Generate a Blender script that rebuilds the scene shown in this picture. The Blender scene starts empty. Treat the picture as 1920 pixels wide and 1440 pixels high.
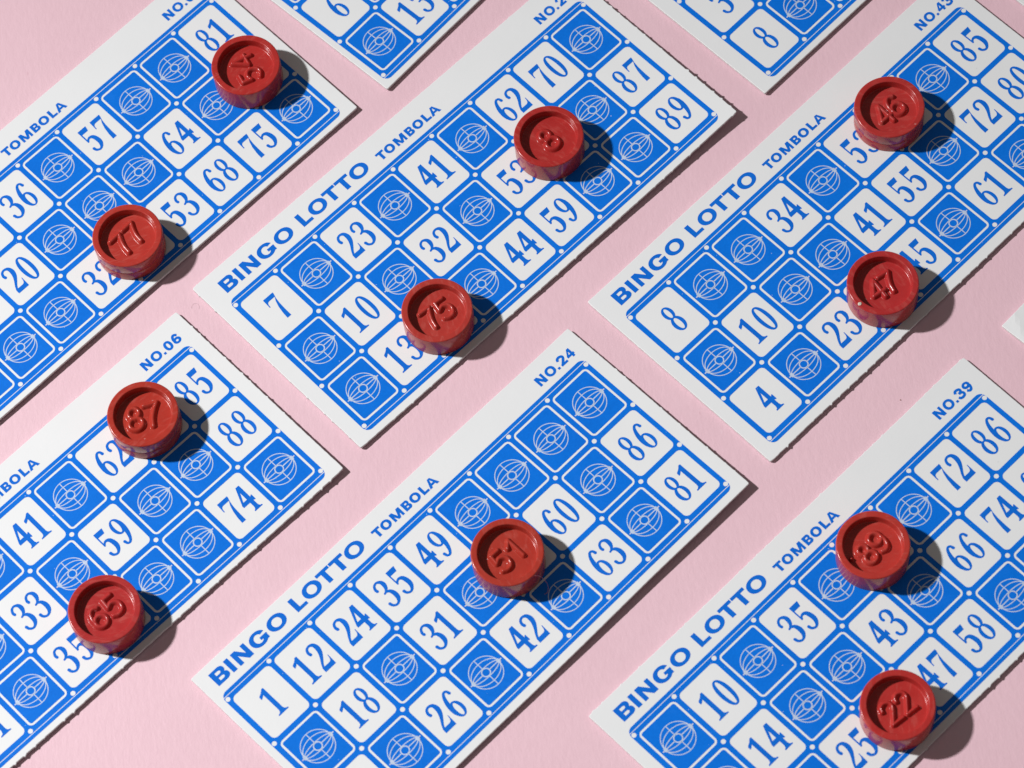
import bpy, bmesh, math, random
import numpy as np
from mathutils import Matrix, Vector, noise
from mathutils.geometry import delaunay_2d_cdt

MM = 0.001                      # everything below is written in millimetres, built in metres
random.seed(7)
scene = bpy.context.scene
col = scene.collection
PI = math.pi

# ------------------------------------------------------------------ camera, light, exposure
TOP = 0.85                      # height of a card's printed face over the pink paper
cam = bpy.data.cameras.new('camera')
cam_ob = bpy.data.objects.new('camera', cam)
col.objects.link(cam_ob)
R = Matrix(((0.98955829, 0.14413326, 0.0), (-0.12969205, 0.89041101, -0.43628913), (-0.06288378, 0.43173352, 0.89980653)))
M = R.to_4x4()
M.translation = Vector((0.0, -296.605 * MM, (611.72 + TOP) * MM))
cam_ob.matrix_world = M
cam.sensor_width = 36.0
cam.lens = 131.07
cam.clip_start = 0.05
cam.clip_end = 20.0
cam.dof.use_dof = True
cam.dof.focus_distance = 0.690
cam.dof.aperture_fstop = 34.0
scene.camera = cam_ob

world = bpy.data.worlds.new('World')
scene.world = world
world.use_nodes = True
bg = world.node_tree.nodes['Background']
bg.inputs['Color'].default_value = (1.0, 0.955, 0.91, 1)
bg.inputs['Strength'].default_value = 0.13

key = bpy.data.lights.new('key_lamp', 'SPOT')       # a hard studio lamp to the left, aimed at the lower half of the layout
key.energy = 64.5
key.shadow_soft_size = 0.027
key.spot_size = math.radians(60)
key.spot_blend = 1.0
key.color = (1.0, 0.998, 0.998)
key_ob = bpy.data.objects.new('key_lamp', key)
key_ob.location = (-748.0 * MM, 205.0 * MM, 782.0 * MM)
key_ob.rotation_euler = (Vector((20 * MM, -240 * MM, 0)) - key_ob.location).to_track_quat('-Z', 'Y').to_euler()
col.objects.link(key_ob)

scene.view_settings.view_transform = 'Standard'
scene.view_settings.look = 'None'
scene.view_settings.exposure = 0.0
scene.view_settings.gamma = 1.0
scene.view_settings.use_curve_mapping = False

# ------------------------------------------------------------------ materials
def new_mat(name):
    m = bpy.data.materials.new(name)
    m.use_nodes = True
    nt = m.node_tree
    return m, nt, nt.nodes['Principled BSDF']

def N(nt, kind, **kw):
    n = nt.nodes.new(kind)
    for k, v in kw.items():
        setattr(n, k, v)
    return n

def coords(nt, scale, kind='Object'):
    t = N(nt, 'ShaderNodeTexCoord')
    mp = N(nt, 'ShaderNodeMapping')
    mp.inputs['Scale'].default_value = scale if isinstance(scale, tuple) else (scale,) * 3
    nt.links.new(t.outputs[kind], mp.inputs['Vector'])
    return mp.outputs['Vector']

def noise_tex(nt, vec, scale, detail=4, rough=0.6):
    n = N(nt, 'ShaderNodeTexNoise')
    n.inputs['Scale'].default_value = scale
    n.inputs['Detail'].default_value = detail
    n.inputs['Roughness'].default_value = rough
    nt.links.new(vec, n.inputs['Vector'])
    return n.outputs['Fac']

def ramp(nt, fac, stops):
    r = N(nt, 'ShaderNodeValToRGB')
    e = r.color_ramp.elements
    while len(e) < len(stops):
        e.new(0.5)
    for el, (p, c) in zip(e, stops):
        el.position = p
        el.color = (*c, 1) if len(c) == 3 else c
    nt.links.new(fac, r.inputs['Fac'])
    return r.outputs['Color']

def mix(nt, fac, a, b, blend='MIX'):
    m = N(nt, 'ShaderNodeMix', data_type='RGBA', blend_type=blend)
    for sock, v in ((m.inputs[0], fac), (m.inputs[6], a), (m.inputs[7], b)):
        if isinstance(v, (int, float)):
            sock.default_value = v
        elif isinstance(v, tuple):
            sock.default_value = (*v, 1)
        else:
            nt.links.new(v, sock)
    return m.outputs[2]

def math_node(nt, op, a, b=0.0):
    m = N(nt, 'ShaderNodeMath', operation=op)
    for sock, v in zip(m.inputs, (a, b)):
        if isinstance(v, (int, float)):
            sock.default_value = v
        else:
            nt.links.new(v, sock)
    return m.outputs[0]

def bump(nt, bsdf, height, dist, strength=1.0):
    b = N(nt, 'ShaderNodeBump')
    b.inputs['Distance'].default_value = dist
    b.inputs['Strength'].default_value = strength
    nt.links.new(height, b.inputs['Height'])
    nt.links.new(b.outputs['Normal'], bsdf.inputs['Normal'])

def specks(nt, vec, scale, radius, keep):
    """1 inside small round dots scattered one per few voronoi cells, else 0"""
    v = N(nt, 'ShaderNodeTexVoronoi')
    v.inputs['Scale'].default_value = scale
    nt.links.new(vec, v.inputs['Vector'])
    sep = N(nt, 'ShaderNodeSeparateColor')
    nt.links.new(v.outputs['Color'], sep.inputs['Color'])
    # the dot's size varies with the cell's own random colour
    rad = math_node(nt, 'MULTIPLY', sep.outputs['Green'], radius)
    near = math_node(nt, 'LESS_THAN', v.outputs['Distance'], rad)
    pick = math_node(nt, 'LESS_THAN', sep.outputs['Red'], keep)
    return math_node(nt, 'MULTIPLY', near, pick)

def pink_paper_material():
    m, nt, b = new_mat('pink_paper')
    v = coords(nt, 1000.0)
    fibre = coords(nt, (1000.0, 380.0, 1000.0))
    big = noise_tex(nt, v, 0.05, 3)
    fine = noise_tex(nt, v, 2.2, 5, 0.7)
    grain = noise_tex(nt, fibre, 1.15, 4, 0.65)
    c = ramp(nt, big, [(0.3, (0.746, 0.492, 0.555)), (0.7, (0.766, 0.510, 0.573))])
    c = mix(nt, 0.36, c, ramp(nt, grain, [(0.33, (0.955, 0.945, 0.948)), (0.5, (1, 1, 1)), (0.68, (1.05, 1.055, 1.055))]), 'MULTIPLY')
    dk = specks(nt, fibre, 0.55, 0.10, 0.12)
    c = mix(nt, math_node(nt, 'MULTIPLY', dk, 0.35), c, (0.60, 0.34, 0.40))
    lt = specks(nt, coords(nt, (1000.0, 300.0, 1000.0)), 0.5, 0.11, 0.14)
    c = mix(nt, math_node(nt, 'MULTIPLY', lt, 0.35), c, (0.82, 0.60, 0.66))
    nt.links.new(c, b.inputs['Base Color'])
    b.inputs['Roughness'].default_value = 0.55
    b.inputs['Specular IOR Level'].default_value = 0.5
    h = math_node(nt, 'ADD', math_node(nt, 'MULTIPLY', grain, 1.2), math_node(nt, 'MULTIPLY', fine, 0.45))
    bump(nt, b, h, 0.00005, 0.75)
    return m

def card_material(name, tint, edge=False):
    m, nt, b = new_mat(name)
    v = coords(nt, 1000.0)
    big = noise_tex(nt, v, 0.09, 3)
    fine = noise_tex(nt, v, 3.0, 4)
    lo = tuple(t * 0.978 for t in tint)
    c = ramp(nt, big, [(0.3, lo), (0.7, tint)])
    dirt = specks(nt, v, 0.22, 0.055, 0.22)
    c = mix(nt, math_node(nt, 'MULTIPLY', dirt, 0.16), c, (0.35, 0.36, 0.38))
    if edge:
        c = mix(nt, 0.8, c, ramp(nt, noise_tex(nt, coords(nt, (1000, 1000, 5000)), 1.6, 5, 0.75),
                                 [(0.35, (0.62, 0.61, 0.6)), (0.6, (1, 1, 1))]), 'MULTIPLY')
    nt.links.new(c, b.inputs['Base Color'])
    b.inputs['Roughness'].default_value = 0.52 if not edge else 0.9
    b.inputs['Specular IOR Level'].default_value = 0.45 if not edge else 0.1
    h = math_node(nt, 'ADD', fine, math_node(nt, 'MULTIPLY', noise_tex(nt, v, 0.5, 3), 1.5))
    bump(nt, b, h, 0.00002, 0.35 if not edge else 1.0)
    return m

def ink_material(name, ink, paper, amount):
    m, nt, b = new_mat(name)
    v = coords(nt, 1000.0)
    mott = noise_tex(nt, v, 0.35, 5, 0.62)
    c = ramp(nt, mott, [(0.28, tuple(x * 0.95 for x in ink)), (0.55, ink), (0.8, (ink[0] + 0.006, ink[1] * 1.08, ink[2] * 1.04))])
    # tiny pinholes where the ink missed the card
    a = specks(nt, v, 0.9, 0.075, 0.16)
    d = specks(nt, v, 0.33, 0.038, 0.30)
    f = math_node(nt, 'MULTIPLY', math_node(nt, 'MAXIMUM', a, d), amount)
    c = mix(nt, f, c, paper)
    # thin and heavy patches of ink, and the tooth of the board under it
    patch = ramp(nt, noise_tex(nt, v, 0.06, 3), [(0.3, (0.93, 0.95, 0.96)), (0.7, (1.0, 1.04, 1.02))])
    tooth = ramp(nt, noise_tex(nt, v, 2.4, 3, 0.7), [(0.35, (0.9, 0.94, 0.95)), (0.65, (1.0, 1.05, 1.04))])
    c = mix(nt, 1.0, mix(nt, 1.0, c, patch, 'MULTIPLY'), tooth, 'MULTIPLY')
    nt.links.new(c, b.inputs['Base Color'])
    b.inputs['Roughness'].default_value = 0.45
    b.inputs['Specular IOR Level'].default_value = 0.12
    bump(nt, b, noise_tex(nt, v, 3.0, 3), 0.00002, 0.3)
    return m

def plastic_material():
    m, nt, b = new_mat('red_plastic')
    v = coords(nt, 1000.0)
    info = N(nt, 'ShaderNodeObjectInfo')
    cloud = noise_tex(nt, v, 0.35, 4)
    base = ramp(nt, cloud, [(0.3, (0.392, 0.030, 0.025)), (0.7, (0.435, 0.038, 0.031))])
    # dry scuffs, in streaks
    sc = N(nt, 'ShaderNodeTexNoise')
    sc.inputs['Scale'].default_value = 0.9
    sc.inputs['Detail'].default_value = 5
    sc.inputs['Distortion'].default_value = 0.8
    off = N(nt, 'ShaderNodeVectorMath', operation='ADD')
    stretch = coords(nt, (1300.0, 420.0, 900.0))
    mul = N(nt, 'ShaderNodeMath', operation='MULTIPLY')
    mul.inputs[1].default_value = 40.0
    nt.links.new(info.outputs['Random'], mul.inputs[0])
    nt.links.new(stretch, off.inputs[0])
    nt.links.new(mul.outputs[0], off.inputs[1])
    nt.links.new(off.outputs[0], sc.inputs['Vector'])
    scuff = ramp(nt, sc.outputs['Fac'], [(0.52, (0, 0, 0)), (0.74, (1, 1, 1))])
    dust = specks(nt, off.outputs[0], 0.85, 0.085, 0.16)
    base = mix(nt, 1.0, base, info.outputs['Color'], 'MULTIPLY')     # each counter is from its own batch
    c = mix(nt, math_node(nt, 'MULTIPLY', scuff, 0.20), base, (0.60, 0.19, 0.155))
    c = mix(nt, math_node(nt, 'MULTIPLY', dust, 0.7), c, (0.75, 0.5, 0.45))
    nt.links.new(c, b.inputs['Base Color'])
    r = ramp(nt, sc.outputs['Fac'], [(0.5, (0.20,) * 3), (0.75, (0.33,) * 3)])
    nt.links.new(r, b.inputs['Roughness'])
    b.inputs['Specular IOR Level'].default_value = 0.34
    b.inputs['Subsurface Weight'].default_value = 0.05
    b.inputs['Subsurface Radius'].default_value = (0.0012, 0.00018, 0.00012)
    b.inputs['Subsurface Scale'].default_value = 1.0
    bump(nt, b, noise_tex(nt, v, 0.45, 2, 0.4), 0.00003, 0.25)
    return m

def plain_material(name, c, rough=0.6):
    m, nt, b = new_mat(name)
    v = coords(nt, 1000.0)
    nt.links.new(ramp(nt, noise_tex(nt, v, 2.0, 4), [(0.3, tuple(x * 0.8 for x in c)), (0.7, c)]), b.inputs['Base Color'])
    b.inputs['Roughness'].default_value = rough
    return m

PAPER = (0.765, 0.772, 0.778)
MAT_PINK = pink_paper_material()
MAT_CARD = card_material('white_card', PAPER)
MAT_EDGE = card_material('cut_card_edge', (0.74, 0.73, 0.715), edge=True)
MAT_INK = ink_material('blue_ink', (0.002, 0.158, 0.690), PAPER, 0.55)
MAT_TEXT = ink_material('blue_ink_lettering', (0.004, 0.142, 0.640), PAPER, 0.25)
MAT_PALE = plain_material('pale_halftone_ink', (0.545, 0.635, 0.80), 0.55)
MAT_RED = plastic_material()

# ------------------------------------------------------------------ object helpers
def link(name, me, mats, parent=None):
    o = bpy.data.objects.new(name, me)
    for m in (mats if isinstance(mats, (list, tuple)) else [mats]):
        me.materials.append(m)
    col.objects.link(o)
    if parent is not None:
        o.parent = parent
    return o

def mesh_from(name, verts, faces, smooth=False):
    me = bpy.data.meshes.new(name)
    me.from_pydata([tuple(v) for v in verts], [], [tuple(int(i) for i in f) for f in faces])
    if smooth:
        me.polygons.foreach_set('use_smooth', [True] * len(me.polygons))
    me.update()
    return me

def empty(name, loc, rz, label, cat, group=None):
    o = bpy.data.objects.new(name, None)
    o.empty_display_size = 0.005
    o.location = loc
    o.rotation_euler = (0, 0, rz)
    o['label'] = label
    o['category'] = cat
    if group:
        o['group'] = group
    col.objects.link(o)
    return o

# ------------------------------------------------------------------ flat shapes: outlines united and cut by triangulation
def winding(px, py, poly):
    x, y = poly[:, 0], poly[:, 1]
    x2, y2 = np.roll(x, -1), np.roll(y, -1)
    w = np.zeros(len(px), int)
    for a, b, c, d in zip(x, y, x2, y2):
        if b == d:
            continue
        side = (c - a) * (py - b) - (px - a) * (d - b)
        if b < d:
            w += ((py >= b) & (py < d) & (side > 0)).astype(int)
        else:
            w -= ((py >= d) & (py < b) & (side < 0)).astype(int)
    return w

def fill(add, sub=(), grid=None, over=()):
    """triangles covering the union of ADD minus the union of SUB, plus OVER; GRID = extra cut lines so that a bent card stays smooth"""
    polys = [np.array(p, float) for p in list(add) + list(sub) + list(over)]
    verts, edges = [], []
    for p in polys:
        o = len(verts)
        verts += [Vector((x, y)) for x, y in p]
        edges += [(o + i, o + (i + 1) % len(p)) for i in range(len(p))]
    if grid:
        allp = np.concatenate(polys)
        lo, hi = allp.min(0), allp.max(0)
        for ax in (0, 1):
            k = math.floor(lo[ax] / grid) + 1
            while k * grid < hi[ax]:
                a = [0, 0]; b = [0, 0]
                a[ax] = b[ax] = k * grid + 0.0137
                a[1 - ax], b[1 - ax] = lo[1 - ax] - 0.01, hi[1 - ax] + 0.01
                o = len(verts)
                verts += [Vector(a), Vector(b)]
                edges.append((o, o + 1))
                k += 1
    res = delaunay_2d_cdt(verts, edges, [], 0, 1e-6)
    V = np.array([(v.x, v.y) for v in res[0]])
    F = np.array([f for f in res[2] if len(f) == 3], int)
    c = V[F].mean(1)
    keep = np.zeros(len(F), bool)
    na, nb = len(add), len(add) + len(sub)
    for i, p in enumerate(polys):
        lo, hi = p.min(0), p.max(0)
        box = np.nonzero((c[:, 0] >= lo[0]) & (c[:, 0] <= hi[0]) & (c[:, 1] >= lo[1]) & (c[:, 1] <= hi[1]))[0]
        if not len(box):
            continue
        ins = box[winding(c[box, 0], c[box, 1], p) != 0]
        keep[ins] = i < na or i >= nb
    F = F[keep]
    a, b, d = V[F[:, 0]], V[F[:, 1]], V[F[:, 2]]
    area = (b[:, 0] - a[:, 0]) * (d[:, 1] - a[:, 1]) - (b[:, 1] - a[:, 1]) * (d[:, 0] - a[:, 0])
    F = F[np.abs(area) > 1e-9]
    area = area[np.abs(area) > 1e-9]
    F[area < 0] = F[area < 0][:, ::-1]
    F = F.reshape(-1, 3).astype(int)
    used = np.unique(F)
    m = np.full(len(V), -1)
    m[used] = np.arange(len(used))
    return V[used], m[F]

def ell(cx, cy, rx, ry, n=36, p=2.0):
    out = []
    for i in range(n):
        t = 2 * PI * i / n
        c, s = math.cos(t), math.sin(t)
        out.append((cx + rx * math.copysign(abs(c) ** (2 / p), c), cy + ry * math.copysign(abs(s) ** (2 / p), s)))
    return out

def rrect(x0, y0, x1, y1, r, n=6):
    """rounded box; r may be four radii: bottom left, bottom right, top right, top left"""
    rs = r if isinstance(r, tuple) else (r,) * 4
    out = []
    for (cx, cy, q, rr) in ((x0, y0, 2, rs[0]), (x1, y0, 3, rs[1]), (x1, y1, 0, rs[2]), (x0, y1, 1, rs[3])):
        if rr <= 1e-6:
            out.append((cx, cy))
            continue
        ox = cx + rr if cx == x0 else cx - rr
        oy = cy + rr if cy == y0 else cy - rr
        for i in range(n + 1):
            t = (q + i / n) * PI / 2
            out.append((ox + rr * math.cos(t), oy + rr * math.sin(t)))
    return out

def spline(pts, n=8):
    P = [np.array(p, float) for p in pts]
    P = [2 * P[0] - P[1]] + P + [2 * P[-1] - P[-2]]
    out = []
    for i in range(1, len(P) - 2):
        a, b, c, d = P[i - 1:i + 3]
        for k in range(n):
            t = k / n
            out.append(0.5 * (2 * b + (c - a) * t + (2 * a - 5 * b + 4 * c - d) * t * t + (3 * b - a - 3 * c + d) * t ** 3))
    out.append(P[-2])
    return out

def stroke(pts, n=8, cap=True, smooth=True, bold=0.0):
    """outline of a pen stroke through (x, y, width) points"""
    pts = [(x, y, w + bold) for x, y, w in pts]
    q = spline(pts, n) if smooth else [np.array(p, float) for p in pts]
    L, Rr = [], []
    for i, p in enumerate(q):
        d = q[min(i + 1, len(q) - 1)][:2] - q[max(i - 1, 0)][:2]
        d = d / (np.hypot(*d) + 1e-9)
        nrm = np.array((-d[1], d[0])) * p[2] / 2
        L.append(p[:2] + nrm)
        Rr.append(p[:2] - nrm)
        if i == 0:
            d0 = d
        d1 = d
    out = [tuple(p) for p in L]
    def arc(c, w, d):
        return [tuple(c + w / 2 * (np.array((-d[1], d[0])) * math.cos(t) + d * math.sin(t))) for t in np.linspace(0, PI, 7)[1:-1]]
    if cap:
        out += arc(q[-1][:2], q[-1][2], d1)
    out += [tuple(p) for p in reversed(Rr)]
    if cap:
        out += [tuple(p) for p in arc(q[0][:2], q[0][2], -d0)]
    return out

# ---- condensed slab numerals of the grid, about 2.6 mm wide and 6 mm tall, origin at mid base
def digit(ch):
    A, S = [], []
    if ch == '0':
        A = [ell(0, 3.0, 1.32, 3.06, 44, 2.15)]; S = [ell(0, 3.0, 0.55, 2.68, 40, 2.1)]
    elif ch == '1':
        A = [[(-0.48, 0.25), (0.42, 0.25), (0.42, 6.05), (0.3, 6.12), (-0.02, 6.1), (-0.22, 5.86), (-0.62, 5.55), (-1.18, 5.28), (-1.33, 5.1), (-1.33, 4.6),
              (-1.26, 4.5), (-0.85, 4.72), (-0.48, 5.02)],
             [(-1.22, 0), (1.1, 0), (1.14, 0.12), (1.08, 0.26), (0.75, 0.34), (0.52, 0.55), (0.42, 0.95), (-0.48, 0.95), (-0.58, 0.55), (-0.82, 0.34), (-1.16, 0.26), (-1.24, 0.12)]]
    elif ch == '2':
        A = [stroke([(-0.92, 4.42, .5), (-1.02, 4.95, .44), (-.72, 5.62, .38), (-.05, 5.86, .36), (.62, 5.5, .58), (.84, 4.6, .8), (.62, 3.6, .72), (.05, 2.6, .5), (-.6, 1.7, .36), (-1.08, .8, .3)], bold=.12),
             [(-1.3, 0), (1.22, 0), (1.3, 2.2), (1.18, 2.25), (1.04, 1.5), (.82, 1.12), (.5, .98), (-1.0, .98), (-1.3, .62)]]
    elif ch == '3':
        A = [stroke([(-1.02, 4.5, .46), (-1.08, 4.95, .42), (-.74, 5.62, .36), (-.05, 5.86, .34), (.6, 5.4, .58), (.74, 4.65, .72), (.5, 3.85, .52), (.06, 3.4, .3), (-.4, 3.2, .26)], bold=.12),
             stroke([(-.3, 3.22, .26), (.1, 3.28, .32), (.66, 2.9, .56), (.94, 2.0, .78), (.82, 1.0, .72), (.3, .3, .42), (-.35, .14, .34), (-.92, .55, .4), (-1.1, 1.15, .48)], bold=.12)]
    elif ch == '4':
        A = [[(0.02, 0.2), (.86, 0.2), (.86, 6.05), (.04, 6.05), (0.0, 5.9)],
             [(-1.5, 1.95), (.9, 1.95), (1.22, 1.78), (1.32, 1.9), (1.32, 3.0), (1.22, 3.12), (.9, 2.85), (-1.1, 2.85), (-1.5, 2.4)],
             [(.04, 6.05), (-1.5, 2.4), (-1.45, 2.0), (-1.1, 2.3), (.2, 5.1)],
             [(-.42, 0), (1.4, 0), (1.45, .12), (1.38, .26), (1.06, .34), (.92, .6), (.86, .9), (.02, .9), (-.04, .6), (-.18, .34), (-.4, .26), (-.46, .12)]]
    elif ch == '5':
        A = [[(-.95, 6.02), (1.12, 6.02), (.84, 4.9), (-.66, 4.9), (-.66, 3.25), (-.5, 2.95), (-.7, 2.78), (-.95, 2.86)],
             stroke([(-.8, 2.9, .22), (-.52, 3.3, .3), (.02, 3.5, .42), (.6, 3.15, .66), (.88, 2.2, .8), (.84, 1.2, .74), (.36, .36, .44), (-.22, .14, .34), (-.82, .5, .4), (-1.0, 1.08, .48)], bold=.12)]
    elif ch in '69':
        A = [ell(0.06, 1.78, 1.2, 1.8, 40), stroke([(-.72, 1.5, .84), (-.8, 2.5, .84), (-.66, 3.9, .7), (-.24, 5.15, .48), (.28, 5.78, .36), (.8, 5.66, .36), (1.0, 5.05, .48)], bold=.12)]
        S = [ell(0.08, 1.73, .5, 1.44, 36)]
        if ch == '9':
            f = lambda P: [[(-x, 6.0 - y) for x, y in p] for p in P]
            A, S = f(A), f(S)
    elif ch == '7':
        A = [[(-1.2, 6.02), (1.25, 6.02), (1.25, 5.72), (.92, 4.7), (.72, 3.4), (.62, 1.6), (.6, 0.0), (-.34, 0.0), (-.25, 1.3), (.03, 2.9), (.45, 4.2), (.92, 5.06),
              (-.55, 5.06), (-.85, 4.92), (-1.05, 4.55), (-1.1, 3.95), (-1.3, 3.95)]]
    elif ch == '8':
        A = [ell(-.02, 4.5, 1.1, 1.55, 40), ell(0, 1.68, 1.26, 1.74, 40)]
        S = [ell(-.02, 4.52, .44, 1.18, 36), ell(0, 1.65, .53, 1.37, 36)]
    return A, S

# ---- wide bold lettering, unit cap height 1; w = width, v = upright weight, h = cross weight
def letter(ch, w, v, h):
    A, S = [], []
    if ch == 'B':
        A = [rrect(0, 0, w * .75, 1, 0), ell(w * .62, .735, w * .33, .265, 28, 2.3), ell(w * .62, .28, w * .38, .28, 28, 2.3)]
        S = [rrect(v, .5 + h * .42, w * .67, 1 - h, (.02, .12, .12, .02), 4), rrect(v, h, w * .68, .5 - h * .42, (.02, .13, .13, .02), 4),
             [(w * .75, 1.0), (w * 1.2, 1.0), (w * 1.2, 1.2), (w * .75, 1.2)]]
    elif ch == 'I':
        A = [rrect(0, 0, v, 1, 0)]
    elif ch == 'N':
        A = [rrect(0, 0, v * .9, 1, 0), rrect(w - v * .9, 0, w, 1, 0), [(0, 1), (v * 1.1, 1), (w, 0), (w - v * 1.1, 0)]]
    elif ch in 'OG':
        A = [ell(w / 2, .5, w / 2, .515, 44, 2.15)]
        S = [ell(w / 2, .5, w / 2 - v, .515 - h, 40, 2.1)]
        if ch == 'G':
            S.append([(w * .6, .52), (w * 1.1, .52), (w * 1.1, .73), (w * .72, .66), (w * .6, .60)])
            return A, S, [rrect(w * .56, .52 - h * .95, w * .98, .52, 0), rrect(w - v * .92, .12, w * .98, .50, 0)]
    elif ch == 'L':
        A = [rrect(0, 0, v, 1, 0), rrect(0, 0, w, h * 1.05, 0)]
    elif ch == 'T':
        A = [rrect(0, 1 - h * 1.05, w, 1, 0), rrect(w / 2 - v / 2, 0, w / 2 + v / 2, 1, 0)]
    elif ch == 'M':
        A = [rrect(0, 0, v * .85, 1, 0), rrect(w - v * .85, 0, w, 1, 0), [(0, 1), (v * 1.15, 1), (w / 2 + v * .42, 0), (w / 2 - v * .42, 0)],
             [(w, 1), (w - v * 1.15, 1), (w / 2 - v * .42, 0), (w / 2 + v * .42, 0)]]
    elif ch == 'A':
        A = [[(0, 0), (v, 0), (w / 2 + v * .12, .92), (w / 2 + v * .5, 1), (w / 2 - v * .5, 1)], [(w, 0), (w - v, 0), (w / 2 - v * .12, .92), (w / 2 - v * .5, 1), (w / 2 + v * .5, 1)], rrect(w * .2, .2, w * .8, .2 + h, 0)]
    elif ch == '.':
        A = [rrect(0, 0, v, v * .95, 0)]
    elif ch == '0':
        A = [ell(w / 2, .5, w / 2, .52, 36, 2.2)]; S = [ell(w / 2, .5, w / 2 - v, .52 - h, 30, 2.2)]
    elif ch == '1':
        A = [rrect(w * .42, 0, w * .42 + v, 1, 0), [(w * .42 + v, 1), (w * .46, 1), (w * .1, .8), (w * .1, .62), (w * .46, .74)]]
    elif ch in '23456789':
        t = (v + h) / 2
        def st(*p):
            return stroke([(x * w, y, t) for x, y in p], 6, cap=False)
        if ch == '2':
            A = [st((.1, .66), (.2, .86), (.5, .93), (.8, .83), (.84, .66), (.6, .42), (.18, .1)), rrect(.04 * w, 0, w * .98, h, 0)]
        elif ch == '3':
            A = [st((.1, .72), (.25, .9), (.52, .93), (.8, .82), (.78, .63), (.55, .53), (.38, .53)), st((.38, .53), (.6, .52), (.86, .38), (.82, .15), (.5, .06), (.2, .12), (.08, .3))]
        elif ch == '4':
            A = [rrect(w * .56, 0, w * .56 + t, 1, 0), rrect(0, .2, w, .2 + h, 0), [(w * .56, 1), (0, .36), (0, .2), (w * .2, .26), (w * .6, .78), (w * .7, 1)]]
        elif ch == '5':
            A = [rrect(w * .15, 1 - h, w * .9, 1, 0), [(w * .15, 1), (w * .15 + t * .85, 1), (w * .15 + t * .7, .5), (w * .05, .44)], st((.14, .5), (.45, .6), (.82, .48), (.84, .22), (.5, .06), (.2, .1), (.06, .28))]
        elif ch == '7':
            A = [rrect(0.03 * w, 1 - h, w * .97, 1, 0), stroke([(w * .84, .92, t), (w * .5, .5, t), (w * .36, 0, t * 1.1)], 6, cap=False)]
        elif ch == '8':
            A = [ell(w / 2, .75, w * .44, .26, 28), ell(w / 2, .28, w * .5, .29, 28)]; S = [ell(w / 2, .745, w * .44 - v, .26 - h, 24), ell(w / 2, .27, w * .5 - v, .29 - h, 24)]
        else:
            A = [ell(w / 2, .33, w * .5, .34, 32), st((.2, .35), (.18, .6), (.35, .88), (.6, .94), (.86, .76))]
            S = [ell(w / 2, .32, w * .5 - v, .34 - h, 28)]
            if ch == '9':
                f = lambda P: [[(w - x, 1.0 - y) for x, y in p] for p in P]
                A, S = f(A), f(S)
    return A, S

_cache = {}
def text_shape(items):
    """items: (char, x, y, width, height, upright weight, cross weight), all in mm"""
    V, F, o = [], [], 0
    for ch, x, y, w, hgt, v, h in items:
        k = (ch, w, hgt, v, h)
        if k not in _cache:
            L = letter(ch, w / hgt, v / hgt, h / hgt)
            _cache[k] = fill(L[0], L[1], 0.6, *L[2:])
        a, f = _cache[k]
        V.append(a * hgt + np.array((x, y)))
        F.append(f + o)
        o += len(a)
    return np.concatenate(V), np.concatenate(F)

def number_shape(num):
    s = str(num)
    V, F, o = [], [], 0
    for ch, cx in zip(s, (0.35,) if len(s) == 1 else (-1.5, 1.82)):
        if ('d', ch) not in _cache:
            _cache['d', ch] = fill(*digit(ch), 1.5)
        a, f = _cache['d', ch]
        V.append(a * np.array((0.98, 0.985)) + np.array((cx, -3.0)))
        F.append(f + o)
        o += len(a)
    return np.concatenate(V), np.concatenate(F)

# ------------------------------------------------------------------ the card's printed layout
ROW = (0.0, -11.95, -23.7, -35.18)
CELL_Y = ((-0.32, -11.45), (-12.5, -23.17), (-24.23, -34.7))
def cell_box(i, j):
    return 10 * i + 0.5, CELL_Y[j][1], 10 * i + 9.5, CELL_Y[j][0]

def frame_shape(numbers):
    outer = rrect(-0.54, -36.62, 90.46, 1.42, 1.35, 8)
    # the hairlines that part the top and bottom bands from the grid
    sub = []
    for i in range(9):
        for j in range(3):
            sub.append(rrect(*cell_box(i, j), 0.95))
    for i in range(10):
        for j in range(4):
            sub.append(ell(10 * i, ROW[j], .46, .46, 16))
    sub += [rrect(-1, 0.57, 91, 0.71, 0), rrect(-1, -35.87, 91, -35.73, 0)]
    return fill([outer], sub, grid=2.0)

def square_shape():
    x0, y0, x1, y1 = 0.92, CELL_Y[0][1] + .42, 9.08, CELL_Y[0][0] - .42
    return {j: fill([rrect(0.92, CELL_Y[j][1] + .42, 9.08, CELL_Y[j][0] - .42, 0.42, 4)], grid=2.0) for j in range(3)}

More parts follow.
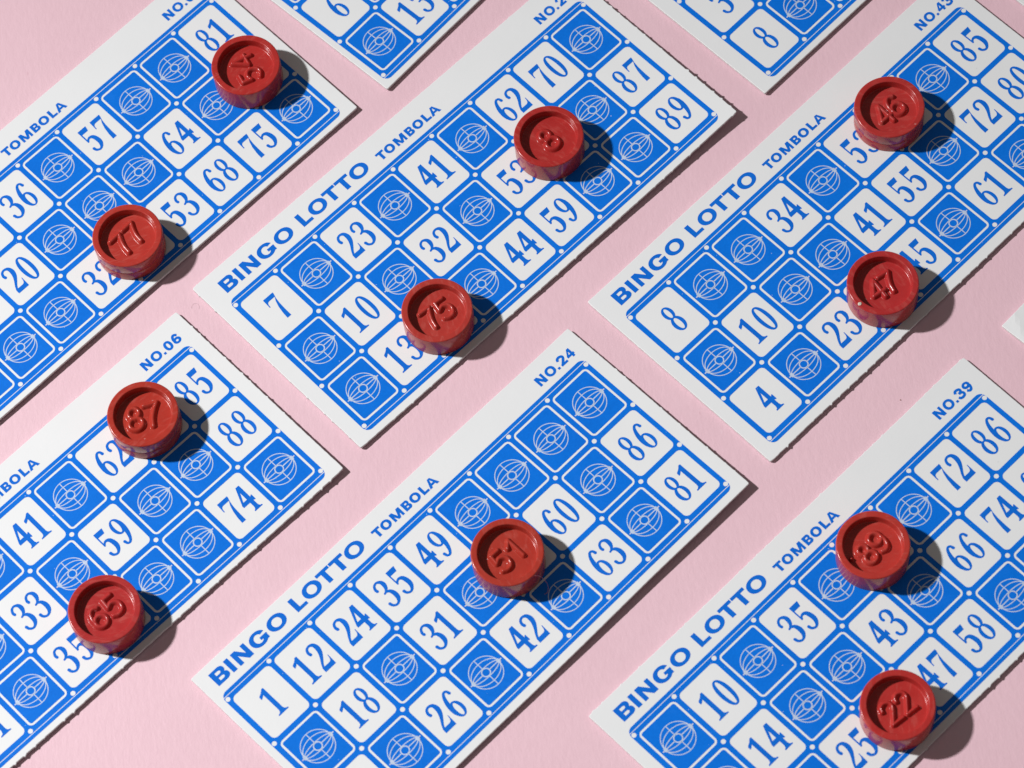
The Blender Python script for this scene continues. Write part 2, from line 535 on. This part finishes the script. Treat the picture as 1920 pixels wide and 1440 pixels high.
def globe_shape():
    w = .165
    A = [ell(0, 0, 3.12 + w / 2, 3.12 + w / 2, 72)]
    ring = lambda a, b, ww, n=64: (ell(0, 0, a + ww / 2, b + ww / 2, n), ell(0, 0, a - ww / 2, b - ww / 2, n))
    V, F, o = [], [], 0
    def open_stroke(pts, ww):
        return stroke([(x, y, ww) for x, y in pts], 3)
    parts = []
    th = np.linspace(0, 2 * PI, 73)[:-1]
    lines = []
    for b in (3.12, 2.08, 0.92):
        for s in (1, -1):
            if b == 3.12:
                pts = [(3.12 * math.cos(t), s * 3.12 * math.sin(t)) for t in np.linspace(0.0, PI, 25)]
            else:
                pts = [(3.1 * math.cos(t), s * b * math.sin(t)) for t in np.linspace(0.02, PI - 0.02, 25)]
            lines.append(open_stroke(pts, w if b > 1 else w * 1.05))
    bars = [rrect(-3.1, -.1, 3.1, .1, 0), rrect(-.085, -3.1, .085, 3.1, 0)]
    pole = []
    for s in (1, -1):
        pole.append([(s * x, y) for x, y in ((2.72, -.2), (3.0, -.44), (3.32, -.44), (3.36, -.14), (3.75, -.1), (3.78, .1), (3.36, .14), (3.32, .44), (3.0, .44), (2.72, .2))][::s])
    a = fill(lines + bars + pole, [ell(0, 0, .86, .86, 32)], 1.5)
    b = fill([ell(0, 0, .9, .9, 36)], [ell(0, 0, .68, .68, 32)])
    # the ring closes the hole left at the centre
    return np.concatenate([a[0], b[0]]), np.concatenate([a[1], b[1] + len(a[0])])

SHAPE_SQUARE = square_shape()
_g = globe_shape()
SHAPE_GLOBE = (_g[0] * np.array((1.0, 0.99)), _g[1])
SHAPE_FRAME = frame_shape(None)

TITLE = [(c, x, 2.92, w, 2.94, .98, .62) for c, x, w in (('B', .62, 3.15), ('I', 4.2, .9), ('N', 5.9, 3.25), ('G', 9.75, 3.7), ('O', 14.05, 3.95), ('L', 20.0, 2.5),
         ('O', 22.75, 3.9), ('T', 26.72, 3.05), ('T', 29.94, 3.15), ('O', 33.25, 3.95))]
TITLE += [(c, x, 2.82, w, 1.9, .6, .45) for c, x, w in (('T', 39.6, 1.82), ('O', 41.55, 2.12), ('M', 44.1, 2.4), ('B', 46.98, 1.62), ('O', 48.85, 2.12), ('L', 51.38, 1.46), ('A', 52.95, 2.25))]
def serial(text):
    out = [('N', 81.2, 2.76, 1.88, 2.02, .6, .48), ('O', 83.5, 2.76, 2.15, 2.02, .57, .48), ('.', 85.88, 2.76, .5, 2.02, .5, .45)]
    for ch, x in zip(text, (86.72, 88.66)):
        out.append((ch, x, 2.76, 1.66, 2.02, .56, .47))
    return out

# ------------------------------------------------------------------ cards
THICK = 0.64
def make_card(name, loc, th, edges, rows, ser, label, curl, rough, crease=False, bow=None):
    """edges: left, right, bottom, top in grid mm. curl: corner lifts (top left, bottom left, top right, bottom right)"""
    x0, x1, y0, y1 = edges
    rng = random.Random(name)
    root = empty('bingo_card', (loc[0] * MM, loc[1] * MM, TOP * MM), th, label, 'bingo card', 'bingo cards laid out on the pink paper')
    tl, bl, tr, br = curl
    def lift(x, y):
        v = np.clip((y - y0) / (y1 - y0), 0, 1)
        L = np.clip((14.0 - (x - x0)) / 14.0, 0, 1) ** 2
        Rr = np.clip((20.0 - (x1 - x)) / 20.0, 0, 1) ** 2
        z = L * (bl * (1 - v) ** 1.5 + tl * v ** 1.5) + Rr * (br * (1 - v) ** 1.5 + tr * v ** 1.5)
        if bow:                                      # the long lower edge stands a little off the paper
            bx = [x0 + (x1 - x0) * k / (len(bow) - 1) for k in range(len(bow))]
            xs = np.linspace(x0, x1, 97)
            ys = np.interp(xs, bx, bow)
            ker = np.hanning(25); ker /= ker.sum()
            ys = np.convolve(np.pad(ys, 12, mode='edge'), ker, 'valid')
            z = z + np.interp(x, xs, ys) * (1 - v) ** 1.6
        if crease:                                   # a dog-eared corner: a soft fold across the corner
            d = (x - x0) + (y1 - y) * 0.55 - 3.1
            z = z - 0.30 * np.clip((0.4 - d) / 3.4, 0, 1) + 0.03 * np.exp(-(d / .8) ** 2)
        return z
    def put(shape, nm, mat, dz, ox=0.0, oy=0.0, parent=None):
        V, F = shape
        X, Y = V[:, 0] + ox, V[:, 1] + oy
        Z = lift(X, Y) + dz
        return link(nm, mesh_from(nm, np.stack([X, Y, Z], 1) * MM, F), mat, parent or root)
    # --- the piece of board: outline with the little torn ties of its perforation
    def edge_pts(ax0, ay0, ax1, ay1, nx, ny, kind):
        L = math.hypot(ax1 - ax0, ay1 - ay0)
        n = int(L / 0.22)
        phase, seed = rng.uniform(0, 2.3), rng.uniform(0, 99)
        out = []
        for i in range(n):
            s = L * i / n
            f = s / L
            d = 0.025 * noise.noise(Vector((s * 1.1, seed, 0))) + 0.012 * noise.noise(Vector((s * 4, seed, 3)))
            d += 0.10 * noise.noise(Vector((s * .05, seed, 7)))
            if kind:
                k = math.floor((s + phase) / 2.3)
                u = (s + phase) - 2.3 * k
                hh = random.Random(k * 13 + int(seed * 100)).choice((.1, .3, .5, .7, 1.0, 1.3))
                if u < 0.55:
                    d += kind * hh * (1 - (u / 0.55)) ** .6 * (1 + .3 * noise.noise(Vector((s * 9, seed, 1))))
                else:
                    d += kind * .22 * (u / 2.3)
            fade = min(1, f * L / .6, (1 - f) * L / .6)
            out.append(((ax0 + (ax1 - ax0) * f + nx * d * fade, ay0 + (ay1 - ay0) * f + ny * d * fade), (nx, ny)))
        return out
    r = 0.28
    rough_l, rough_r, rough_b, rough_t = (0.95 * q for q in rough)
    def corner(cx, cy, q):
        return [((cx + r * math.cos(t), cy + r * math.sin(t)), (math.cos(t), math.sin(t))) for t in ((q + k / 4) * PI / 2 for k in range(4))]
    O = edge_pts(x0 + r, y0, x1 - r, y0, 0, -1, rough_b) + corner(x1 - r, y0 + r, 3) + edge_pts(x1, y0 + r, x1, y1 - r, 1, 0, rough_r) + corner(x1 - r, y1 - r, 0) \
        + edge_pts(x1 - r, y1, x0 + r, y1, 0, 1, rough_t) + corner(x0 + r, y1 - r, 1) + edge_pts(x0, y1 - r, x0, y0 + r, -1, 0, rough_l) + corner(x0 + r, y0 + r, 2)
    P = np.array([p for p, _ in O]); Nn = np.array([n for _, n in O])
    m = len(P)
    rings = []
    for inset, z in ((0.10, 0.0), (0.03, -0.035), (0.0, -0.12), (0.0, -0.34), (0.03, -0.56), (0.08, -THICK)):
        Q = P - Nn * inset
        rings.append(np.stack([Q[:, 0], Q[:, 1], lift(Q[:, 0], Q[:, 1]) + z], 1))
    # top face: triangulated inside the first ring, on a grid fine enough to bend
    V, F = fill([(P - Nn * 0.10).tolist()], grid=1.1 if crease else 2.0)
    top = np.stack([V[:, 0], V[:, 1], lift(V[:, 0], V[:, 1])], 1)
    verts = list(top); faces = [tuple(f) for f in F]
    mats = [0] * len(faces)
    o = len(verts)
    for k, rg in enumerate(rings):
        verts += list(rg)
    for k in range(len(rings) - 1):
        for i in range(m):
            j = (i + 1) % m
            faces.append((o + k * m + j, o + k * m + i, o + (k + 1) * m + i, o + (k + 1) * m + j))
            mats.append(0 if k == 0 else 1)
    ob = len(verts)
    verts += [(p[0], p[1], p[2] - THICK) for p in top]
    # underside: same triangles, turned over (pulled a hair inside the last ring)
    faces += [tuple(int(x) + ob for x in f[::-1]) for f in F]
    mats += [1] * len(F)
    me = mesh_from('cardboard', np.array(verts) * MM, faces)
    link('cardboard', me, [MAT_CARD, MAT_EDGE], root)
    me.polygons.foreach_set('material_index', mats)
    me.update()
    # --- the print
    put(SHAPE_FRAME, 'printed_frame', MAT_INK, 0.016)
    put(text_shape(TITLE), 'title_lettering', MAT_TEXT, 0.016)
    put(text_shape(serial(ser)), 'serial_lettering', MAT_TEXT, 0.016)
    for j in range(3):
        for i in range(9):
            v = rows[j][i]
            cy = (CELL_Y[j][0] + CELL_Y[j][1]) / 2
            if v:
                o_ = put(number_shape(v), 'printed_number', MAT_TEXT, 0.016, 10 * i + 5, cy)
                o_['label'] = 'blue printed number %d' % v
            else:
                sq = put(SHAPE_SQUARE[j], 'blue_square', MAT_INK, 0.016, 10 * i, 0)
                put(SHAPE_GLOBE, 'globe_emblem', MAT_PALE, 0.026, 10 * i + 5, cy, parent=sq)
    LIFT[name] = (root, loc, th, lift)
    return root

LIFT = {}
g = 0
CARDS = [
    ('A', (-118.649, 36.457), .6449, (-3.2, 93.25, -37.75, 8.2), [[g, 11, 28, 36, g, 57, g, g, 81], [4, 15, 20, g, g, g, 64, g, 84], [g, g, g, 32, 46, 53, 68, 75, g]], '02',
     'white bingo card with blue grid under red counters 54 and 77', (0, 0, .05, .25), (0, 0, .03, 0.02)),
    ('B', (-38.511, 95.406), .70287, (-1.75, 93.2, -37.9, 8.2), [[g, 17, g, 30, 45, g, 66, g, 82], [6, g, 21, g, g, 51, g, 70, 88], [g, 13, g, 38, 49, g, 69, 73, g]], '17',
     'cropped white bingo card showing a blue 6 and 13 near its corner', (0, .05, 0, .2), (.06, 0, 0, 0)),
    ('C', (34.843, 84.739), .65948, (-3.7, 93.2, -37.85, 8.2), [[g, 14, g, 37, 42, g, 60, g, 83], [3, g, 26, g, 47, 50, g, 71, g], [8, g, g, 39, g, 56, 65, g, 90]], '31',
     'cropped white bingo card with a lone blue 8 in its corner square', (0, .05, 0, .1), (.06, 0, 0, 0)),
    ('D', (-48.543, 24.264), .63371, (-3.4, 93.35, -38.0, 8.35), [[7, g, 23, g, 41, g, 62, 70, g], [g, 10, g, 32, g, 53, 63, g, 87], [g, 13, 27, g, 44, 59, g, g, 89]], '21',
     'white bingo card starting with a blue 7, under red counters 8 and 75', (0, .1, .1, .6), (.14, .24, .16, .1)),
    ('E', (23.269, 9.927), .64744, (-3.15, 93.2, -38.55, 8.05), [[8, g, g, 34, g, 53, 69, g, 85], [g, 10, g, g, 41, 55, g, 72, 80], [4, g, 23, 36, 45, g, 61, g, g]], '43',
     'white bingo card numbered NO.43 under red counters 46 and 47', (0, -.1, .05, .35), (.02, .03, .3, .02)),
    ('F', (-129.749, -37.343), .63887, (-3.2, 93.25, -37.8, 7.95), [[g, g, 22, g, 41, g, 62, 77, 85], [7, 16, g, 33, g, 59, g, g, 88], [3, 11, g, 35, 48, g, g, 74, g]], '06',
     'white bingo card numbered NO.06 under red counters 87 and 65', (0, 0, .1, .4), (0, .18, .28, .05)),
    ('G', (-57.528, -53.091), .6548, (-2.0, 93.0, -38.2, 7.6), [[1, 12, 24, 35, 49, g, g, g, g], [g, 18, g, 31, g, 54, 60, g, 86], [5, g, 26, g, 42, g, 63, g, 81]], '24',
     'white bingo card numbered NO.24 under the single red counter 51', (0, 0, .1, .1), (.02, .14, .02, .02)),
    ('H', (12.178, -70.658), .64694, (-3.0, 93.4, -38.0, 8.2), [[g, 10, g, 35, g, 57, g, 72, 86], [g, 14, g, g, 43, g, 66, 74, 82], [g, g, 25, 37, 47, 58, g, g, 90]], '39',
     'white bingo card numbered NO.39 under red counters 89 and 22', (0, 0, .05, .4), (.02, .04, .25, .15)),
]
BOW = {'A': (.1, .25, .35, .15, .05, 0, 0), 'D': (0, 0, 0, .05, .3, .6, .7), 'F': (0, 0, 0, 0, .0, .1, .15), 'G': (.05, .1, .15, .3, .6, .75, .8), 'B': (.05, 0, 0, 0, 0)}
for nm, loc, th, ed, rows, ser, lab, curl, rough in CARDS:
    make_card(nm, loc, th, ed, rows, ser, lab, curl, rough, bow=BOW.get(nm))

def origin_for(corner, th, lx, ly):
    c, s = math.cos(th), math.sin(th)
    return corner[0] - (c * lx - s * ly), corner[1] - (s * lx + c * ly)
make_card('I', origin_for((89.75, -2.45), .668, -3.1, 8.2), .668, (-3.1, 93.2, -38.0, 8.2),
          [[2, g, 29, g, 40, g, 67, g, 84], [g, 19, g, 33, g, 52, g, 78, 89], [9, g, 25, g, 48, 58, g, 79, g]], '50',
          'blank white card corner with a soft crease, no printing in view', (0, 0, 0, .2), (.03, .1, .1, .05), crease=True)
make_card('J', (104.9, 71.5), .655, (-3.6, 93.2, -37.9, 8.2),
          [[5, g, 20, g, 44, g, 61, g, 87], [g, 12, g, 31, g, 54, g, 76, 81], [1, g, 27, g, 46, 55, g, 70, g]], '48',
          'tiny white tip of a card beyond the NO.43 card', (0, 0, 0, .1), (.03, 0, 0, 0))

# ------------------------------------------------------------------ counters
R_OUT, H_TOP, DEPTH = 6.56, 5.45, 1.78
R_IN, R_FLOOR = 5.50, 5.20
def lathe(profile, n=128):
    verts, faces = [], []
    for r, z in profile:
        for k in range(n):
            a = 2 * PI * k / n
            verts.append((r * math.cos(a), r * math.sin(a), z))
    for i in range(len(profile) - 1):
        for k in range(n):
            j = (k + 1) % n
            faces.append((i * n + k, i * n + j, (i + 1) * n + j, (i + 1) * n + k))
    b = len(verts)
    verts.append((0, 0, profile[0][1])); verts.append((0, 0, profile[-1][1]))
    L = (len(profile) - 1) * n
    for k in range(n):
        j = (k + 1) % n
        faces.append((b, j, k))
        faces.append((b + 1, L + k, L + j))
    return verts, faces

def arc_pts(cx, cz, r, a0, a1, n=5):
    return [(cx + r * math.cos(math.radians(a0 + (a1 - a0) * i / n)), cz + r * math.sin(math.radians(a0 + (a1 - a0) * i / n))) for i in range(n + 1)]

def counter_profile(seam):
    zf = H_TOP - DEPTH
    p = [(5.9, 0.0), (6.36, 0.0)] + arc_pts(6.36, 0.16, 0.16, -90, 0, 4)
    if seam:
        p += [(6.52, 2.35), (6.50, 2.42), (6.40, 2.47), (6.40, 2.53), (6.53, 2.58), (6.56, 2.66)]
    else:
        p += [(6.53, 2.3), (6.55, 2.7)]
    p += arc_pts(R_OUT - 0.26, H_TOP - 0.26, 0.26, 0, 90, 6)
    p += [(6.1, H_TOP), (5.8, H_TOP)]
    p += arc_pts(R_IN + 0.02, H_TOP - 0.2, 0.2, 90, 180, 5)
    p += [(R_IN - 0.26, H_TOP - 0.75), (R_FLOOR + 0.02, zf + 0.34)]
    p += arc_pts(R_FLOOR - 0.22, zf + 0.24, 0.24, 0, -90, 5)[1:]
    p += [(4.6, zf), (2.5, zf)]
    return p

# embossed numerals: pen paths, height 1
def emb(ch):
    def ring(cx, cy, rx, ry, a0=0, a1=360, n=28):
        return [(cx + rx * math.cos(math.radians(a0 + (a1 - a0) * i / n)), cy + ry * math.sin(math.radians(a0 + (a1 - a0) * i / n))) for i in range(n + 1)]
    c = lambda pts: [tuple(q[:2]) for q in spline(pts, 6)]
    return {
        '0': [ring(.3, .5, .28, .5)],
        '1': [[(.10, .74), (.40, 1.0)], [(.40, 1.0), (.40, 0.0)]],
        '2': [c([(.02, .74), (.10, .93), (.30, 1.0), (.52, .90), (.54, .68), (.36, .42), (.04, .0)]), [(.04, 0), (.60, 0)]],
        '3': [c([(.04, .85), (.3, 1), (.52, .85), (.46, .6), (.25, .54)]), c([(.25, .54), (.52, .46), (.58, .2), (.3, 0), (.02, .15)])],
        '4': [[(.46, 0), (.46, 1)], [(.46, 1), (0, .30)], [(0, .30), (.64, .30)]],
        '5': [[(.54, 1), (.10, 1)], [(.10, 1), (.06, .56)], c([(.06, .56), (.30, .66), (.54, .54), (.60, .30), (.48, .06), (.24, 0), (.02, .10)])],
        '6': [ring(.3, .29, .29, .29), c([(.02, .33), (.03, .62), (.16, .90), (.36, 1.0), (.56, .92)])],
        '7': [[(.0, 1), (.58, 1)], c([(.58, 1), (.40, .68), (.27, .34), (.22, 0)])],
        '8': [ring(.3, .76, .23, .24), ring(.3, .27, .29, .27)],
        '9': [ring(.3, .71, .29, .29), c([(.58, .67), (.57, .38), (.44, .10), (.24, 0), (.04, .08)])],
        '.': [[(0.0, .02), (0.02, .02)]],
    }[ch]

def embossed(text, hgt, pen, adv, italic=0.0):
    """a ridge of half-round section over every pen path, standing on the recessed floor"""
    segs = []
    total = adv * (len(text) - 1)
    for k, ch in enumerate(text):
        ox = -total / 2 + adv * k
        for path in emb(ch):
            q = [(((x - .3) * hgt * .98 + ox + (y - .5) * italic), (y - .5) * hgt) for x, y in path]
            segs += list(zip(q[:-1], q[1:]))
    a = np.array([s[0] for s in segs]); b = np.array([s[1] for s in segs])
    lo = np.minimum(a, b).min(0) - 1.0; hi = np.maximum(a, b).max(0) + 1.0
    st = 0.065
    nx, ny = int((hi[0] - lo[0]) / st), int((hi[1] - lo[1]) / st)
    gx, gy = np.meshgrid(lo[0] + st * np.arange(nx), lo[1] + st * np.arange(ny), indexing='ij')
    D = np.full(gx.shape, 9.0)
    for (ax, ay), (bx, by) in zip(a, b):
        dx, dy = bx - ax, by - ay
        l2 = dx * dx + dy * dy
        t = np.clip(((gx - ax) * dx + (gy - ay) * dy) / max(l2, 1e-12), 0, 1)
        D = np.minimum(D, np.hypot(gx - ax - t * dx, gy - ay - t * dy))
    e = 0.70 * (1 - (D / pen) ** 2.0)
    k = 0.10
    H = 0.5 * (e + np.sqrt(e * e + k * k)) - 0.0
    H = H - k * k / (4 * 0.9)                         # the foot of the fillet meets the floor
    inside = (D < pen * 1.32)
    zf = H_TOP - DEPTH
    idx = -np.ones(gx.shape, int)
    cellok = inside[:-1, :-1] & inside[1:, :-1] & inside[:-1, 1:] & inside[1:, 1:]
    verts, faces = [], []
    for i, j in zip(*np.nonzero(cellok)):
        f = []
        for (u, v) in ((i, j), (i + 1, j), (i + 1, j + 1), (i, j + 1)):
            if idx[u, v] < 0:
                idx[u, v] = len(verts)
                verts.append((gx[u, v], gy[u, v], zf + H[u, v] - 0.012))
            f.append(idx[u, v])
        faces.append(tuple(f))
    return verts, faces

COUNTERS = [   # text, x, y, rotation, numeral height, pen, advance, seam, label
    ('87', -67.03, 2.15, 16, 4.36, 0.68, 3.29, True, 'red plastic counter embossed 87, on the NO.06 card'),
    ('47', 69.41, 6.85, 34, 3.92, 0.68, 2.76, False, 'red plastic counter embossed 47 with a white chip on its rim'),
    ('54', -41.21, 71.92, 119, 3.92, 0.61, 3.39, False, 'red plastic counter embossed 54, lying turned the other way to the rest'),
    ('22', 57.84, -74.08, 38, 4.03, 0.55, 3.07, False, 'red plastic counter embossed 22, beside the printed 25 and 47'),
    ('89', 58.78, -43.89, 49, 3.92, 0.64, 3.07, False, 'red plastic counter embossed 89 with a raised dot before the digits'),
    ('51', -5.10, -35.31, 45, 3.92, 0.64, 3.18, False, 'red plastic counter embossed 51, alone on the NO.24 card'),
    ('65', -77.13, -34.82, 44, 3.98, 0.64, 3.39, False, 'red plastic counter embossed 65, partly over the printed 35'),
    ('77', -66.68, 39.07, 48, 4.14, 0.66, 3.13, True, 'red plastic counter embossed 77, over the printed 32'),
    ('8', 13.43, 47.01, 44, 4.41, 0.70, 3.07, False, 'red plastic counter embossed with a single 8'),
    ('46', 76.92, 42.87, 43, 4.14, 0.66, 2.92, True, 'red plastic counter embossed 46, on the NO.43 card'),
    ('75', -11.62, 14.43, 39, 3.98, 0.64, 3.13, False, 'red plastic counter embossed 75, over the edge of the printed 13'),
]
BODY = {}
for seam in (True, False):
    v, f = lathe(counter_profile(seam))
    BODY[seam] = mesh_from('counter_body', np.array(v) * MM, f, smooth=True)
    BODY[seam].materials.append(MAT_RED)

roots = {}
for k, (txt, x, y, ang, hgt, pen, adv, seam, lab) in enumerate(COUNTERS):
    a = np.linspace(0, 2 * PI, 33)
    base = []
    for c_root, c_loc, c_th, c_lift in LIFT.values():   # the card it stands on
        px, py = x + 6.4 * np.cos(a) - c_loc[0], y + 6.4 * np.sin(a) - c_loc[1]
        lx, ly = math.cos(c_th) * px + math.sin(c_th) * py, -math.sin(c_th) * px + math.cos(c_th) * py
        on = (lx > -3) & (lx < 93) & (ly > -38) & (ly < 8)
        if on.any():
            base.append(float(c_lift(lx[on], ly[on]).max()))
    z0 = TOP + 0.03 + max(base + [0.0])
    root = empty('bingo_counter', (x * MM, y * MM, z0 * MM), math.radians(ang - 8.3), lab, 'bingo counter', 'red bingo counters on the cards')
    roots[txt] = root
    o = bpy.data.objects.new('counter_body', BODY[seam])
    o.rotation_euler = (0, 0, random.uniform(0, 6))
    col.objects.link(o)
    o.parent = root
    v, f = embossed(txt, hgt, pen * .94, adv)
    num = link('embossed_number', mesh_from('embossed_number', np.array(v) * MM, f, smooth=True), MAT_RED, root)
    tone = random.uniform(0.92, 1.05)
    o.color = num.color = (tone, tone * random.uniform(0.8, 1.25), tone * random.uniform(0.85, 1.2), 1)
    if txt == '89':
        v, f = embossed('.', 1.0, .42, 1.0)
        v = np.array(v) + np.array((-3.85, 1.95, 0.1))
        link('embossed_dot', mesh_from('embossed_dot', v * MM, f, smooth=True), MAT_RED, root)

def blob(name, loc, r, seed, mat, parent=None, squash=.6):
    bm = bmesh.new()
    bmesh.ops.create_icosphere(bm, subdivisions=3, radius=r)
    for v in bm.verts:
        d = 1 + .45 * noise.noise(v.co / r * 1.4 + Vector((seed, 0, 0)))
        v.co = Vector((v.co.x * d, v.co.y * d, v.co.z * d * squash))
    bm.transform(Matrix.Scale(MM, 4))
    me = bpy.data.meshes.new(name)
    bm.to_mesh(me); bm.free()
    me.polygons.foreach_set('use_smooth', [True] * len(me.polygons))
    o = link(name, me, mat, parent)
    o.location = [c * MM for c in loc]
    return o

# the chip of bare plastic on the rim of counter 47
rt = roots['47']
d = Matrix.Rotation(-rt.rotation_euler[2], 2) @ Vector((64.62 - 69.41, 3.3 - 6.85))
d = d.normalized() * 6.1
o = blob('rim_chip', (d.x, d.y, H_TOP + 0.01), 0.34, 4.0, plain_material('bare_chip', (0.72, 0.66, 0.55), .7), rt, .35)

# ------------------------------------------------------------------ stray fibres and a crumb
def tube(name, pts, r, mat, label, cat):
    q = [np.array(p) for p in spline(pts, 8)]
    n, verts, faces = 6, [], []
    for i, p in enumerate(q):
        t = q[min(i + 1, len(q) - 1)] - q[max(i - 1, 0)]
        t = t / np.linalg.norm(t)
        u = np.cross(t, (0, 0, 1)); u = u / (np.linalg.norm(u) + 1e-9)
        w = np.cross(t, u)
        for k in range(n):
            a = 2 * PI * k / n
            verts.append(p + r * (u * math.cos(a) + w * math.sin(a)))
    for i in range(len(q) - 1):
        for k in range(n):
            j = (k + 1) % n
            faces.append((i * n + k, i * n + j, (i + 1) * n + j, (i + 1) * n + k))
    faces += [tuple(range(n))[::-1], tuple(range((len(q) - 1) * n, len(q) * n))]
    base = np.array(pts[0])
    o = link(name, mesh_from(name, (np.array(verts) - base) * MM, faces, True), mat)
    o.location = base * MM
    o['label'] = label
    o['category'] = cat
    return o

Z = TOP
tube('stray_fibre', [(-1.5, -39.9, Z + 5.53), (-.9, -40.4, Z + 5.5), (-.1, -40.3, Z + 4.6), (.6, -40.2, Z + 2.6), (1.15, -40.9, Z + 1.4), (.9, -41.9, Z + .6), (.0, -42.0, Z + .15), (-.9, -41.75, Z + .12)], .045,
     plain_material('pink_fibre', (0.62, 0.22, 0.24), .5), 'thin curly fibre clinging to the side of counter 51', 'fibre')
tube('stray_fibre', [(-56.9, 25.4, .07), (-56.5, 26.1, .10), (-55.8, 26.2, .14), (-55.4, 25.6, .12), (-55.5, 25.0, .07)], .012,
     plain_material('grey_fibre', (0.55, 0.38, 0.42), .6), 'tiny curled fibre lying on the pink paper beside the card starting with 7', 'fibre')
o = blob('crumb', (69.1, -14.05, .07), .11, 2.0, plain_material('brown_crumb', (0.36, 0.20, 0.16), .8), None, .7)
o['label'] = 'tiny brown crumb lying on the pink paper between NO.43 and NO.39'
o['category'] = 'crumb'

# ------------------------------------------------------------------ the surface
bm = bmesh.new()
bmesh.ops.create_grid(bm, x_segments=8, y_segments=8, size=0.9)
me = bpy.data.meshes.new('pink_ground')
bm.to_mesh(me); bm.free()
gr = link('ground', me, MAT_PINK)
gr['kind'] = 'structure'
gr['label'] = 'smooth pink paper surface under the bingo cards'
